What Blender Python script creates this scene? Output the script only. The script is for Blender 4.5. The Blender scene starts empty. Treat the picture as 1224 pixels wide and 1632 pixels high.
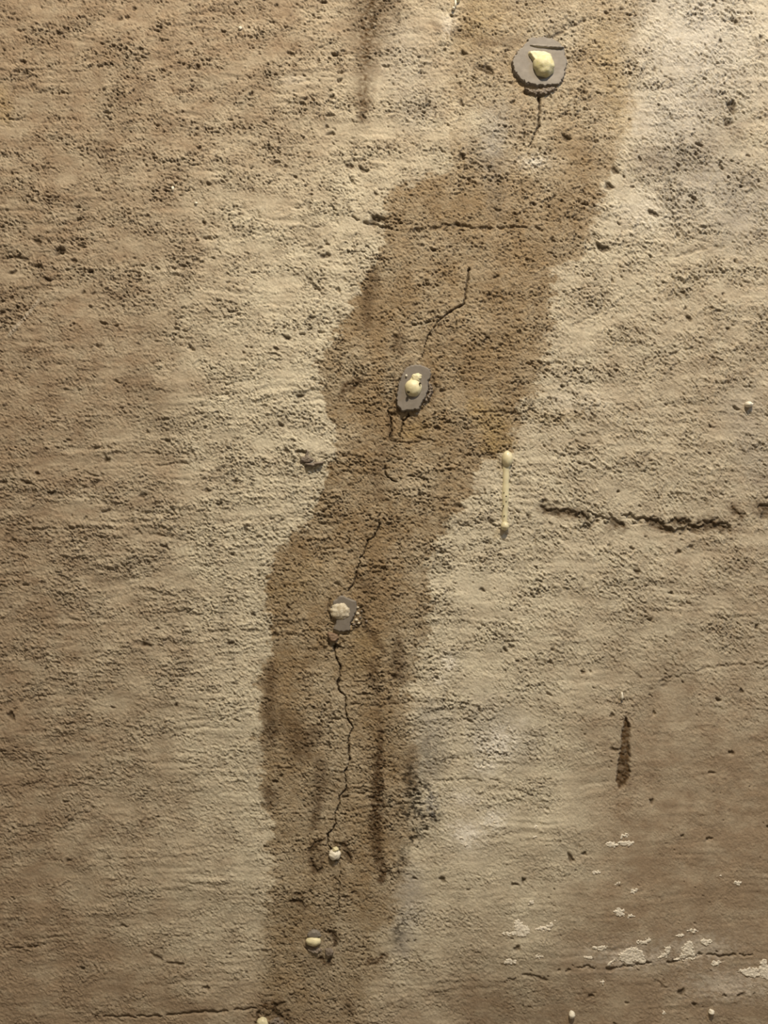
import bpy, bmesh, math, random
import numpy as np

# ------------------------------------------------------------------ camera, light, exposure
S = 0.0005                       # metres of wall per photo pixel (the wall is seen square on)
ZC = 1.20                        # height of the picture centre above the floor
CAM_D = 0.78
sc = bpy.context.scene
cam_data = bpy.data.cameras.new('camera')
cam = bpy.data.objects.new('camera', cam_data)
sc.collection.objects.link(cam)
cam.location = (0, -CAM_D, ZC)
cam.rotation_euler = (math.pi / 2, 0, 0)
cam_data.sensor_fit = 'VERTICAL'
cam_data.angle = 2 * math.atan(816 * S / CAM_D)
cam_data.clip_start = 0.01
sc.camera = cam

world = bpy.data.worlds.new('world')
sc.world = world
world.use_nodes = True
wb = world.node_tree.nodes['Background']
wb.inputs['Color'].default_value = (1.0, 0.80, 0.55, 1)
wb.inputs['Strength'].default_value = 0.20


def lamp(name, loc, target, size, power, col):
    d = bpy.data.lights.new(name, 'AREA')
    d.shape = 'DISK'
    d.size = size
    d.energy = power
    d.color = col
    o = bpy.data.objects.new(name, d)
    o.location = loc
    v = np.array(target, float) - np.array(loc, float)
    from mathutils import Vector
    o.rotation_euler = Vector(v).to_track_quat('-Z', 'Y').to_euler()
    sc.collection.objects.link(o)
    return o


lamp('ceiling_lamp', (0.24, -0.90, ZC + 1.42), (0.0, 0, ZC), 0.11, 36.5, (1.0, 0.85, 0.63))
lamp('cool_lamp', (0.95, -0.62, ZC + 0.95), (0.35, 0, ZC + 0.35), 0.22, 4.3, (0.55, 0.75, 1.0))

sc.view_settings.view_transform = 'Standard'
sc.view_settings.look = 'None'
sc.view_settings.exposure = 0.0
sc.view_settings.gamma = 1.0
sc.view_settings.use_curve_mapping = False

rng = np.random.default_rng(7)
random.seed(7)

# ------------------------------------------------------------------ noise and distance helpers
PERM = np.random.default_rng(3).permutation(4096)
ANG = np.random.default_rng(4).random(4096) * 2 * math.pi
GX, GY = np.cos(ANG), np.sin(ANG)


def perlin(x, y, seed=0):
    xi = np.floor(x).astype(np.int64)
    yi = np.floor(y).astype(np.int64)
    xf, yf = x - xi, y - yi

    def g(ix, iy, dx, dy):
        h = PERM[(PERM[(ix + seed * 17) & 4095] + iy + seed * 101) & 4095]
        return GX[h] * dx + GY[h] * dy
    u = xf * xf * xf * (xf * (xf * 6 - 15) + 10)
    v = yf * yf * yf * (yf * (yf * 6 - 15) + 10)
    a = g(xi, yi, xf, yf)
    b = g(xi + 1, yi, xf - 1, yf)
    c = g(xi, yi + 1, xf, yf - 1)
    d = g(xi + 1, yi + 1, xf - 1, yf - 1)
    return (a + (b - a) * u + ((c + (d - c) * u) - (a + (b - a) * u)) * v) * 1.5


def fbm(x, y, octv=3, seed=0, gain=0.5):
    s, a = 0, 1.0
    for k in range(octv):
        s = s + a * perlin(x * 2 ** k, y * 2 ** k, seed + k * 7)
        a *= gain
    return s


def sstep(a, b, x):
    t = np.clip((x - a) / (b - a), 0, 1)
    return t * t * (3 - 2 * t)


def poly_sd(P, U, V):
    """signed distance to a closed polygon, positive inside"""
    d = np.full(U.shape, 1e9)
    ins = np.zeros(U.shape, bool)
    n = len(P)
    for i in range(n):
        ax, ay = P[i]
        bx, by = P[(i + 1) % n]
        ex, ey = bx - ax, by - ay
        t = np.clip(((U - ax) * ex + (V - ay) * ey) / (ex * ex + ey * ey + 1e-9), 0, 1)
        d = np.minimum(d, (U - ax - ex * t) ** 2 + (V - ay - ey * t) ** 2)
        if ay != by:
            c = ((ay > V) != (by > V)) & (U < (bx - ax) * (V - ay) / (by - ay) + ax)
            ins ^= c
    d = np.sqrt(d)
    return np.where(ins, d, -d)


def line_d(P, U, V):
    """distance to an open polyline and the half width at the nearest point (P: u, v[, w])"""
    d = np.full(U.shape, 1e9)
    w = np.zeros(U.shape)
    for i in range(len(P) - 1):
        ax, ay, aw = P[i]
        bx, by, bw = P[i + 1]
        ex, ey = bx - ax, by - ay
        t = np.clip(((U - ax) * ex + (V - ay) * ey) / (ex * ex + ey * ey + 1e-9), 0, 1)
        dd = np.hypot(U - ax - ex * t, V - ay - ey * t)
        m = dd < d
        d = np.where(m, dd, d)
        w = np.where(m, aw + (bw - aw) * t, w)
    return d, w


# ------------------------------------------------------------------ wall grid (photo pixels on the wall plane)
def axis(lo, hi, ext, step):
    fine = np.arange(lo, hi, step)
    m, s, x = [], step, 0.0
    while x < ext:
        s = min(s * 1.09, 18)
        x += s
        m.append(x)
    m = np.array(m)
    return np.concatenate([(fine[0] - m)[::-1], fine, fine[-1] + m])


us = axis(-30, 1256, 620, 1.5)
vs = axis(-30, 1664, 620, 1.5)
NU, NV = len(us), len(vs)
U, V = np.meshgrid(us, vs)


def control(rows):
    """smooth map from a coarse table of values spread over the wall"""
    A = np.array(rows, float)
    n, m = A.shape
    wu = U + 70 * fbm(U / 160, V / 160, 3, 40)
    wv = V + 70 * fbm(U / 160, V / 160, 3, 50)
    fx = np.clip(wu / 1224 * (m - 1), 0, m - 1.001)
    fy = np.clip(wv / 1632 * (n - 1), 0, n - 1.001)
    i, j = fy.astype(int), fx.astype(int)
    a, b = fx - j, fy - i
    a = a * a * (3 - 2 * a)
    b = b * b * (3 - 2 * b)
    return (A[i, j] * (1 - a) + A[i, j + 1] * a) * (1 - b) + (A[i + 1, j] * (1 - a) + A[i + 1, j + 1] * a) * b


TONE = control([[.95, .90, .85, .60, .45, .35, .35],
                [.85, .80, .70, .40, .35, .30, .40],
                [.85, .75, .22, .15, .3, .3, .45],
                [.90, .80, .05, .0, .25, .45, .55],
                [.88, .65, .1, .0, .15, .3, .5],
                [.88, .60, .1, .0, .1, .40, .65],
                [.90, .65, .1, .1, .1, .80, .90],
                [.97, .65, .2, .2, .2, .92, .97],
                [1.0, .95, .75, .65, .85, .95, .95]])
ROUGH = control([[.6, .6, .65, .6, .7, .8, .6],
                 [.5, .6, .65, .6, .7, .8, .8],
                 [.9, .7, .6, .7, .8, .9, .9],
                 [.6, .6, .8, .8, .8, .8, .8],
                 [.9, 1., 1., .9, .8, .8, .7],
                 [.8, .9, .8, .8, .7, .6, .6],
                 [.7, .7, .6, .8, .6, .25, .2],
                 [.6, .5, .5, .5, .35, .15, .15],
                 [.45, .45, .45, .5, .35, .25, .25]])
PITS = control([[.9, .9, .9, .6, .7, .7, .5],
                [.8, .9, .9, .7, .8, .7, .6],
                [1., .8, .7, .9, .9, .6, .5],
                [.5, .4, .6, .9, .9, .5, .4],
                [.4, .4, .6, 1., .8, .4, .4],
                [.2, .2, .5, .9, .6, .4, .4],
                [.2, .2, .3, .8, .4, .15, .1],
                [.15, .15, .3, .4, .2, .1, .1],
                [.1, .1, .3, .3, .2, .1, .1]])

TONE = np.clip(TONE + 0.22 * fbm(U / 48, V / 30, 3, 90) + 0.10 * fbm(U / 15, V / 10, 2, 91), 0, 1.15)

# ------------------------------------------------------------------ the damp strip along the crack
DAMP = [(728, -40), (726, 40), (722, 90), (714, 130), (716, 200), (724, 268), (690, 278), (640, 298), (614, 318),
        (612, 380), (590, 432), (560, 486), (540, 528), (514, 560), (506, 600), (524, 642), (530, 700), (526, 756),
        (498, 822), (468, 852), (432, 884), (425, 940), (428, 1040), (414, 1072), (412, 1150), (414, 1250), (430, 1300),
        (432, 1400), (418, 1500), (406, 1600), (400, 1700), (560, 1700), (585, 1590), (604, 1520), (626, 1460),
        (638, 1400), (656, 1330), (652, 1270), (662, 1200), (655, 1150), (646, 1100), (664, 1060), (680, 1010),
        (686, 960), (680, 900), (690, 868), (716, 828), (756, 782), (764, 736), (816, 722), (822, 690), (834, 640),
        (852, 622), (866, 600), (872, 556), (876, 496), (886, 432), (934, 402), (946, 350), (962, 296), (984, 246),
        (1000, 196), (1010, 112), (1016, 60), (1024, -40)]
sd_damp = poly_sd(DAMP, U, V) + 11 * fbm(U / 34, V / 22, 3, 60) + 7 * fbm(U / 11, V / 8, 3, 66, 0.7) + 3 * perlin(U / 3, V / 2.5, 68)
soft = 5 + 14 * sstep(320, 150, V) + 22 * sstep(1380, 1600, V) + 10 * sstep(1060, 1140, V) * sstep(560, 680, U)
damp_s = sstep(-soft, soft, sd_damp)
inner = fbm(U / 70, V / 90, 3, 61)
strength = 0.82 + 0.28 * inner + 0.16 * fbm(U / 14, V / 9, 3, 67)
strength -= 0.10 * sstep(1000, 1150, V)
strength -= 0.30 * sstep(290, 180, V) + 0.22 * sstep(1400, 1600, V)
pale_in = np.exp(-(((U - 770) / 55) ** 2 + ((V - 205) / 80) ** 2)) + 0.8 * np.exp(-(((U - 905) / 60) ** 2 + ((V - 40) / 35) ** 2)) \
    + 0.5 * np.exp(-(((U - 850) / 40) ** 2 + ((V - 255) / 25) ** 2))
strength -= 0.55 * np.clip(pale_in, 0, 1)
DAMPF = np.clip(damp_s * strength, 0, 1)

# ------------------------------------------------------------------ relief in metres, proud of the wall plane
h = np.zeros_like(U)
h += 0.0016 * fbm(U / 260, V / 170, 2, 1)
# traces of the boards of the form: long shallow ridges
wv = V + 10 * fbm(U / 180, V / 120, 2, 8) + 0.045 * (U - 600) * sstep(500, 900, V)
ridge = perlin(U / 150, wv / 13, 11) + 0.6 * perlin(U / 90, wv / 7, 12)
ridge_m = np.clip(0.45 + 0.9 * fbm(U / 200, V / 60, 2, 13), 0.1, 1.2)
h += 0.00042 * ridge * ridge_m * (0.35 + 0.65 * ROUGH)


def aniso(th, a, b, seed):
    c, s = math.cos(th), math.sin(th)
    p, q = U * c + V * s, -U * s + V * c
    p = p + 2.5 * perlin(U / 14, V / 14, seed + 3)
    q = q + 2.5 * perlin(U / 14, V / 14, seed + 4)
    return perlin(p / a, q / b, seed)


g_l = 0.55 * aniso(0.10, 10, 5.2, 20) + 0.60 * aniso(0.02, 6.0, 3.6, 21)
g_r = 0.60 * aniso(0.55, 13, 5.6, 22) + 0.55 * aniso(0.75, 7.5, 4.2, 23)
wr = sstep(760, 960, U + 0.25 * V - 150) * sstep(1500, 900, V)
grain = g_l * (1 - wr) + g_r * wr
cr1 = 0.65 * aniso(0.10, 5.6, 3.0, 25) + 0.45 * aniso(-0.10, 15, 6.0, 26)
cr2 = 0.65 * aniso(0.65, 8, 3.8, 27) + 0.40 * aniso(0.5, 18, 7, 28)
cr = cr1 * (1 - wr) + cr2 * wr
scab = sstep(0.04, 0.16, cr) + 0.5 * sstep(0.34, 0.46, cr)         # little plates with a sharp lower lip
fine = perlin(U / 3.6 + 0.4 * V / 9, V / 2.6, 33) + 0.7 * perlin(U / 2.3, V / 2.0, 34)
patchy = np.clip(0.80 + 0.80 * fbm(U / 80, V / 38, 3, 30), 0.12, 1.7)
rr = ROUGH * patchy
rd = np.maximum(rr, 0.80 * damp_s)
led = perlin(U / 75, wv / 8.5 + 0.25 * fbm(U / 12, V / 10, 2, 46), 45) + 0.25 * perlin(U / 9, V / 7, 47)
ledge = (sstep(0.05, 0.14, led) + sstep(-0.35, -0.27, led)) * np.clip(0.3 + 1.3 * fbm(U / 130, V / 50, 2, 48), 0, 1.2)
h += 0.00042 * ledge * (1 - 0.5 * wr) * (0.25 + 0.75 * ROUGH) * (1 - 0.6 * damp_s)
s1 = aniso(0.02, 12, 3.8, 38) * (1 - wr) + aniso(0.6, 13, 4.4, 39) * wr
slit = sstep(0.13, 0.02, np.abs(s1)) * sstep(0.02, 0.30, perlin(U / 11, V / 8, 40) + 0.35 * perlin(U / 60, V / 24, 41))
h += 0.00030 * grain * (0.12 + 0.88 * rr)
h += 0.00068 * scab * (0.06 + 0.94 * rr)
h += 0.00040 * fine * (0.12 + 0.88 * rd)
h -= 0.00095 * slit * np.clip(rd, 0, 1.3)
m1 = sstep(0.34, 0.52, perlin(U / 3.7 + 30, V / 2.9, 36) * 0.85 + perlin(U / 14, V / 9, 37) * 0.45)
m2 = sstep(0.40, 0.60, perlin(U / 8.0 + 9, V / 5.2, 42) * 0.8 + perlin(U / 3.0, V / 2.6, 44) * 0.3 + perlin(U / 30, V / 20, 43) * 0.35)
pd = np.clip(np.maximum(PITS * patchy, 0.75 * damp_s * patchy), 0, 1.2)
mic = np.maximum(m1, 0.8 * m2) * pd
h -= (0.00090 * m1 + 0.0012 * m2) * pd
h -= 0.0005 * damp_s * (0.7 + 0.3 * inner)           # the stain has eaten the skin a little

dirt_shade = 0.66 * mic + 0.38 * slit * np.clip(rd, 0, 1)  # hollows darkened: some dirt, mostly shade put into the colour


def window(u0, v0, u1, v1):
    i0, i1 = np.searchsorted(vs, [v0, v1])
    j0, j1 = np.searchsorted(us, [u0, u1])
    return slice(i0, i1), slice(j0, j1)


def pit(cx, cy, rx, ry, depth, th=0.0, d=0.5, seed=None):
    R = max(rx, ry) * 2.0 + 3
    w = window(cx - R, cy - R, cx + R, cy + R)
    uu, vv = U[w] - cx, V[w] - cy
    c, s = math.cos(th), math.sin(th)
    p, q = uu * c + vv * s, -uu * s + vv * c
    a = np.arctan2(q, p)
    k = (cx * 0.37 + cy * 0.73) if seed is None else seed
    r = np.hypot(p / rx, q / ry) * (1 + 0.22 * np.sin(2 * a + k) + 0.16 * np.sin(3 * a + 2.3 * k) + 0.1 * np.sin(5 * a + k * 3))
    f = sstep(1.25, 0.55, r)
    h[w] -= depth * f
    dirt_shade[w] = np.maximum(dirt_shade[w], d * f)


# bug holes scattered by density
N = 22000
pu = rng.uniform(-60, 1290, N)
pv = rng.uniform(-60, 1700, N)
cl = fbm(pu / 60, pv / 40, 2, 71)
ji = np.clip(np.searchsorted(us, pu), 0, NU - 1)
ii = np.clip(np.searchsorted(vs, pv), 0, NV - 1)
keep = rng.random(N) < np.clip(PITS[ii, ji] * (0.45 + 1.3 * cl), 0, 1)
for cx, cy, w_, dd in zip(pu[keep], pv[keep], wr[ii, ji][keep], damp_s[ii, ji][keep]):
    r = min(0.75 + rng.pareto(3.0) * 0.85, 3.6)
    pit(cx, cy, r * rng.uniform(1.0, 1.9), r * rng.uniform(0.7, 1.0), 0.0002 + 0.00038 * r,
        rng.normal(0.05 + 0.6 * w_, 0.25), rng.uniform(0.25, 0.85))

# single holes that can be recognised in the photograph: u, v, rx, ry, turn
HOLES = [(705, 1402, 5.5, 4.5, 0), (909, 1368, 4.5, 7, 0), (931, 1360, 3, 4.5, .3), (1039, 1278, 3, 6, .45),
         (824, 1511, 6, 4, 0), (834, 1403, 4, 4, 0), (820, 1409, 7, 2.5, .2), (941, 1588, 4, 3.5, 0), (857, 945, 4.5, 3.5, 0),
         (440, 556, 4.5, 3.5, 0), (459, 539, 6, 3, .1), (437, 1011, 3.5, 3.5, 0), (519, 408, 9, 4, .05), (400, 150, 3.5, 4, 0),
         (315, 108, 4, 4, 0), (214, 14, 4, 3, 0), (192, 31, 4, 3, 0), (970, 297, 6, 7, .3), (1166, 170, 9, 8, .5),
         (1160, 197, 10, 4, -.2), (1098, 508, 5, 4, .6), (18, 1141, 5, 8, 0), (961, 396, 10, 6, .2), (980, 273, 6, 5, 0),
         (1040, 340, 8, 4, .5), (866, 799, 4, 4, 0), (535, 88, 5, 3, 0), (578, 272, 6, 4, .4), (557, 265, 7, 4, 0),
         (903, 220, 6, 6, .6), (600, 350, 12, 7, .3), (529, 155, 6, 3, 0), (40, 117, 4, 4, .3), (560, 879, 4, 3, 0),
         (555, 865, 3, 3, 0), (660, 1400, 4, 2, 0), (1015, 912, 4, 5, .4), (1081, 880, 4, 4, 0), (1069, 945, 3, 3, 0),
         (1166, 1200, 6, 3, .5), (1206, 1000, 3, 4, 0), (1182, 1102, 3, 5, 0), (1086, 1583, 5, 6, 0), (1107, 1602, 5, 3, 0),
         (1155, 1587, 4, 2, 0), (1180, 1586, 6, 2.5, -.4), (975, 1140, 3, 5, 0), (980, 1195, 8, 3, 0), (735, 250, 6, 4, 0),
         (735, 165, 5, 4, .4), (775, 110, 16, 6, .2), (95, 400, 9, 6, .2), (60, 386, 9, 4, .3), (130, 392, 10, 3, .25),
         (60, 424, 7, 4, .2), (20, 435, 6, 3, -.3), (118, 416, 6, 3, .1), (25, 410, 14, 3, .15), (145, 433, 3, 3, 0),
         (3, 480, 4, 3, 0), (28, 490, 3, 4, 0), (133, 466, 3, 3, 0), (148, 468, 5, 2, 0), (228, 790, 10, 3, -.2),
         (150, 770, 8, 3, 0), (375, 768, 5, 3, 0), (330, 782, 7, 3, 0), (170, 733, 7, 4, .6), (40, 769, 8, 3, .3),
         (6, 769, 6, 3, 0), (80, 786, 6, 3, .2), (335, 870, 4, 4, 0), (392, 845, 4, 3, 0), (403, 980, 4, 3, 0),
         (232, 1027, 7, 4, .5), (250, 1002, 4, 2, 0), (74, 1065, 3, 3, 0), (281, 1124, 3, 3, 0), (180, 1128, 3, 2, 0),
         (110, 1372, 4, 2, 0), (196, 1475, 5, 2, .4), (480, 720, 8, 3, .2), (457, 719, 6, 3, 0), (540, 1245, 3, 2, 0),
         (885, 120, 5, 4, 0), (640, 640, 5, 6, 0), (627, 660, 5, 4, 0)]
for cx, cy, rx, ry, th in HOLES:
    pit(cx, cy, rx, ry, 0.0006 + 0.00022 * min(rx, ry), th, 0.75)


def gouge(P, depth, jag=3.0, d=0.6, thin=0.28, seed=80):
    """ragged broken seam: polyline of (u, v, half width)"""
    a = np.array(P, float)
    w = window(a[:, 0].min() - 50, a[:, 1].min() - 50, a[:, 0].max() + 50, a[:, 1].max() + 50)
    uu = U[w] + jag * fbm(U[w] / 11, V[w] / 8, 3, seed)
    vv = V[w] + jag * fbm(U[w] / 11, V[w] / 8, 3, seed + 5)
    dd, ww = line_d(P, uu, vv)
    ww = ww * (thin + (1.78 - thin) * np.clip(perlin(U[w] / 15, V[w] / 10, seed + 9) + 0.22, -0.2, 1))
    f = sstep(ww + 1.8, ww * 0.35 - 0.2, dd) * (ww > 0.12)
    h[w] -= depth * f
    dirt_shade[w] = np.maximum(dirt_shade[w], d * f)


gouge([(560, 345, 1), (575, 352, 3), (600, 360, 5), (613, 361, 3), (625, 366, 1)], 0.0016)
gouge([(652, 374, 1), (662, 368, 2.5), (690, 364, 1.6), (705, 359, 2.6), (722, 359, 3.5), (742, 361, 2.5), (770, 364, 1),
       (790, 363, 2), (822, 362, 1.5), (862, 364, .8)], 0.0015)
gouge([(0, 411, 1), (25, 409, 2.2), (43, 414, 2)], 0.0013)
gouge([(868, 812, 6.8), (884, 817, 5.4), (912, 817, 6.1), (930, 822, 2.7), (948, 833, 4.1), (930, 842, 3.4)], 0.0018, jag=6, d=.6, thin=.7, seed=82)
gouge([(940, 820, 1.4), (960, 824, 1.4), (982, 838, 9.5), (994, 836, 2.7)], 0.0019, jag=6, d=.6, thin=.7, seed=83)
gouge([(992, 820, 1.6), (1009, 827, 3.4), (1033, 829, 5.4), (1046, 834, 9.5), (1060, 843, 6.8), (1075, 848, 2.7), (1090, 847, 3.4),
       (1104, 842, 6.8), (1120, 839, 5.4), (1134, 835, 10.8), (1148, 840, 5.4), (1160, 841, 3.4)], 0.0022, jag=6, d=.6, thin=.7, seed=84)
gouge([(1072, 830, 5.4), (1085, 831, 8.1), (1100, 832, 4.1)], 0.0019, jag=6, d=.6, thin=.7, seed=85)
gouge([(1166, 806, 2.0), (1174, 820, 4.1), (1186, 822, 1.4)], 0.0010, jag=6, d=.6, thin=.7, seed=86)
gouge([(1208, 806, 4.1), (1222, 815, 12.2), (1250, 812, 8.1)], 0.0019, jag=6, d=.6, thin=.7, seed=87)
gouge([(716, 834, 3), (735, 837, 2.5), (758, 838, 1.5)], 0.0014, seed=88)
gouge([(776, 826, 2), (786, 838, 4), (796, 838, 2)], 0.0014, seed=89)
gouge([(640, 707, .8), (660, 706, 1.2), (676, 700, 2), (692, 704, 2.4)], 0.0011, seed=90)
gouge([(744, 724, .8), (770, 726, 1.6), (800, 722, 1.4)], 0.0011, seed=91)
gouge([(770, 656, 1), (800, 656, 1.6), (824, 659, 1)], 0.0012, seed=92)
gouge([(490, 442, 1.5), (500, 455, 2), (516, 468, 1)], 0.0011, seed=93)
gouge([(862, 64, 2), (884, 56, 2), (905, 44, 2.2), (925, 34, 2.6), (940, 28, 1)], 0.0013, seed=94)
gouge([(150, 1622, .6), (213, 1621, 1.1), (261, 1619, 1.2), (309, 1613, 1.6), (329, 1611, 2), (345, 1613, 1.8), (358, 1611, 1),
       (408, 1607, .8)], 0.0016, jag=2, seed=95)
gouge([(240, 1520, 1), (262, 1533, 1.6), (290, 1537, 1.4)], 0.0011, jag=2, seed=96)
gouge([(20, 1510, 1), (45, 1510, 1.6), (70, 1506, 1)], 0.0011, jag=2, seed=97)
gouge([(811, 1562, .8), (838, 1553, 1.6), (866, 1560, 3), (874, 1563, 1)], 0.0011, seed=98)
gouge([(900, 1547, .8), (934, 1540, 1.8), (952, 1545, 2.6), (972, 1544, 3.2), (996, 1541, 1.8), (1037, 1535, 1.5), (1057, 1536, 3.5),
       (1085, 1531, 1.4), (1113, 1523, 2.6), (1147, 1524, 2.2), (1199, 1522, 1.2)], 0.0014, seed=99)
gouge([(1040, 1560, .5), (1060, 1575, 1), (1080, 1572, 1)], 0.0006, seed=100)
gouge([(1050, 1085, 1), (1080, 1078, 1.4), (1124, 1066, 1.6), (1170, 1060, 1.6), (1224, 1056, 1.4)], 0.0008, d=.35, seed=101)
gouge([(1000, 1062, .8), (1030, 1088, 1.6)], 0.0008, d=.3, seed=102)
gouge([(1055, 1092, 3), (1068, 1086, 3)], 0.0008, d=.35, seed=103)
for P in ([(0, 785, 1.4), (60, 784, 1.8), (95, 786, 1.6)], [(0, 846, 1), (60, 844, 1.4), (140, 842, 1.4), (180, 840, 1)],
          [(215, 849, 1.4), (262, 853, 1.8), (300, 864, 1.2)], [(225, 722, 1.4), (262, 724, 1.6), (305, 720, 1.2)],
          [(250, 741, 1), (290, 738, 1.8), (305, 744, 1)], [(30, 830, .8), (5, 862, 1.4), (44, 864, 1.2)],
          [(115, 748, 1.6), (140, 756, 1.6), (165, 760, 1)], [(180, 788, 1.8), (190, 790, 1.2)],
          [(262, 978, 1.3), (300, 974, 1.2)], [(330, 1007, 1.4), (420, 1006, 1)], [(90, 1106, .8), (40, 1112, 1.2), (20, 1135, 1.6)],
          [(940, 398, 1.5), (975, 392, 2.4), (1010, 385, 1.2)], [(1080, 408, 3), (1110, 398, 2.5), (1155, 394, 1.6)],
          [(910, 520, 1), (950, 500, 1.4), (985, 484, 1.2)], [(905, 700, 1.4), (945, 690, 1.6)], [(912, 706, 1.5), (960, 707, 1.2)],
          [(835, 578, 1), (860, 585, 2), (890, 578, 1)], [(1020, 575, 1.2), (1060, 567, 1.8), (1110, 553, 1.2)],
          [(850, 655, 1), (870, 668, 1.6)], [(550, 1262, 1), (570, 1264, 1.6), (592, 1262, 1)],
          [(690, 1245, .8), (750, 1243, 1.6), (800, 1246, 1.2)], [(560, 1122, 1), (600, 1126, 2), (650, 1120, 1)],
          [(1070, 442, 2), (1090, 450, 1.4), (1130, 440, 1.2)], [(640, 700, 1), (622, 705, 1)]):
    gouge(P, 0.00085, jag=3.4, d=.35, seed=int(P[0][0]) % 61 + 110)

# ragged little channels where the crack runs
CRACKS = {
    'fine crack running down from the topmost grey paste pad':
        [(858, 149, 2.6), (860, 160, 2.4), (860, 172, 1.3), (859, 186, 1.2), (859, 200, 2.0), (852, 214, .9), (845, 232, .6)],
    'short bent crack above the second port from the top':
        [(747, 428, 1.2), (746, 445, 1.7), (743, 460, 1.4), (741, 478, 1.9), (738, 486, 1.4), (727, 491, 1.8), (716, 499, 1.5),
         (703, 508, .9), (693, 520, .3), (684, 532, .35), (680, 544, .6), (676, 552, .5), (673, 570, .6)],
    'broken crack below the second port from the top':
        [(650, 657, 1.0), (651, 663, 1.1), (643, 670, 1.2), (640, 684, 1.1), (637, 695, .6)],
    'old crack line left of the second port from the top':
        [(618, 655, 1.2), (623, 668, 1.5), (624, 684, 1.2), (621, 700, 1.2)],
    'little forked crack between the second and third ports':
        [(614, 742, 1.0), (613, 750, 1.3), (615, 758, 1.1), (623, 764, .9), (633, 769, .7)],
    'zigzag crack running down onto the crumbly white plug':
        [(606, 836, 1.3), (597, 855, .9), (586, 862, 1.0), (583, 873, 1.0), (580, 882, 1.1), (573, 891, .8), (573, 899, .7),
         (568, 911, 1.0), (567, 920, 1.3), (564, 930, 1.1), (554, 942, 1.4)],
    'longest crack, running from the flap of paste down to the bare plug':
        [(533, 1026, .8), (534, 1047, .8), (538, 1054, 1.1), (542, 1061, 1.3), (542, 1078, 1.3), (538, 1090, 1.7), (540, 1100, 1.9),
         (551, 1112, 1.3), (550, 1133, 1.1), (553, 1143, 1.1), (558, 1153, 1.2), (562, 1160, 1.2), (556, 1174, 1.0), (555, 1195, 1.1),
         (558, 1210, 1.0), (549, 1233, 1.1), (552, 1257, 1.2), (541, 1270, 1.1), (540, 1287, 1.0), (533, 1299, 1.1), (535, 1313, 1.1),
         (531, 1322, 1.1), (522, 1330, 1.0), (522, 1345, 1.1), (527, 1354, 1.0)],
    'hairline crack below the bare plug': [(542, 1376, .2), (542, 1400, .15), (540, 1424, .25), (540, 1446, .3)],
}
for k, P in enumerate(CRACKS.values()):
    a = np.array(P)
    w = window(a[:, 0].min() - 12, a[:, 1].min() - 12, a[:, 0].max() + 12, a[:, 1].max() + 12)
    jit = 1.6
    dd, ww = line_d(P, U[w] + jit * perlin(U[w] / 6, V[w] / 6, 140 + k), V[w] + jit * perlin(U[w] / 6, V[w] / 6, 150 + k))
    dd = dd + 0.5 * perlin(U[w] / 2.5, V[w] / 2.5, 145 + k)
    ww = ww * 0.72 * (1 + 0.6 * perlin(U[w] / 7, V[w] / 7, 160 + k))
    f = sstep(ww + 0.9, ww - 0.5, dd)
    h[w] -= 0.0026 * f
    dirt_shade[w] = np.maximum(dirt_shade[w], 0.75 * f)

# the gouged scar bottom right
SCAR = [(997.5, 1137), (999.5, 1147), (1003, 1153), (1005, 1163), (1003, 1185), (1005, 1204), (1003, 1222), (1006, 1231), (1002, 1243),
        (996, 1254), (987, 1259), (982, 1247), (983, 1233), (985, 1217), (987, 1204), (990, 1188), (989, 1174), (993, 1156), (995, 1146)]
w = window(965, 1120, 1025, 1275)
sd_scar = poly_sd(SCAR, U[w], V[w]) + 1.5 * perlin(U[w] / 4, V[w] / 4, 170)
f_scar = sstep(-1.2, 2.0, sd_scar)
h[w] -= f_scar * (0.0018 + 0.0007 * fbm(U[w] / 9, V[w] / 9, 2, 171))

# broken rings round the ports and the missing paste
for P, dep, dd_ in (([(518, 1338, 1.5), (504, 1343, 2.6), (494, 1354, 2.4), (495, 1371, 2.4), (500, 1384, 2.8), (507, 1391, 3.2), (513, 1383, 2)], .0012, .7),
                    ([(532, 1346, 2), (542, 1344, 3), (551, 1352, 3), (554, 1362, 3), (558, 1370, 2.5)], .0011, .65),
                    ([(517, 1485, 2), (529, 1487, 3), (534, 1496, 4), (533, 1508, 3.5)], .0014, .8),
                    ([(488, 1512, 1.5), (498, 1514, 1.5), (505, 1518, 1)], .0009, .6),
                    ([(512, 1528, 3), (522, 1534, 6), (527, 1528, 4)], .0014, .8),
                    ([(536, 1350, 1), (524, 1362, 1.5), (532, 1371, 2), (545, 1368, 1.4)], .001, .7),
                    ([(470, 1425, 1.5), (478, 1424, 1.5)], .0009, .7), ([(464, 1437, 2), (478, 1436, 2.2), (485, 1446, 3.5)], .0010, .75),
                    ([(545, 1430, 1), (556, 1427, 1.8), (570, 1421, 1)], .0008, .5),
                    ([(409, 1606, 1.2), (416, 1603, 1.2), (426, 1606, 2.4), (440, 1605, 2.6), (452, 1598, 2.4)], .0014, .8),
                    ([(408, 1632, 2), (410, 1620, 2.2), (414, 1613, 2)], .0014, .8), ([(422, 1621, 2.4), (432, 1618, 2)], .0012, .7),
                    ([(438, 1600, 3), (437, 1616, 3), (448, 1620, 2.6), (460, 1624, 3)], .0012, .75), ([(452, 1614, 2), (461, 1612, 2)], .001, .7),
                    ([(575, 968, 2), (580, 985, 2.6), (572, 1000, 2), (563, 1005, 1.5)], .0011, .6),
                    ([(527, 955, 1.5), (523, 972, 2), (528, 985, 2)], .0012, .6),
                    ([(690, 600, 1.5), (694, 618, 1.6), (684, 640, 1.6)], .001, .5)):
    gouge(P, dep, jag=2.2, d=dd_, seed=int(P[0][1]) % 50 + 200)

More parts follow.
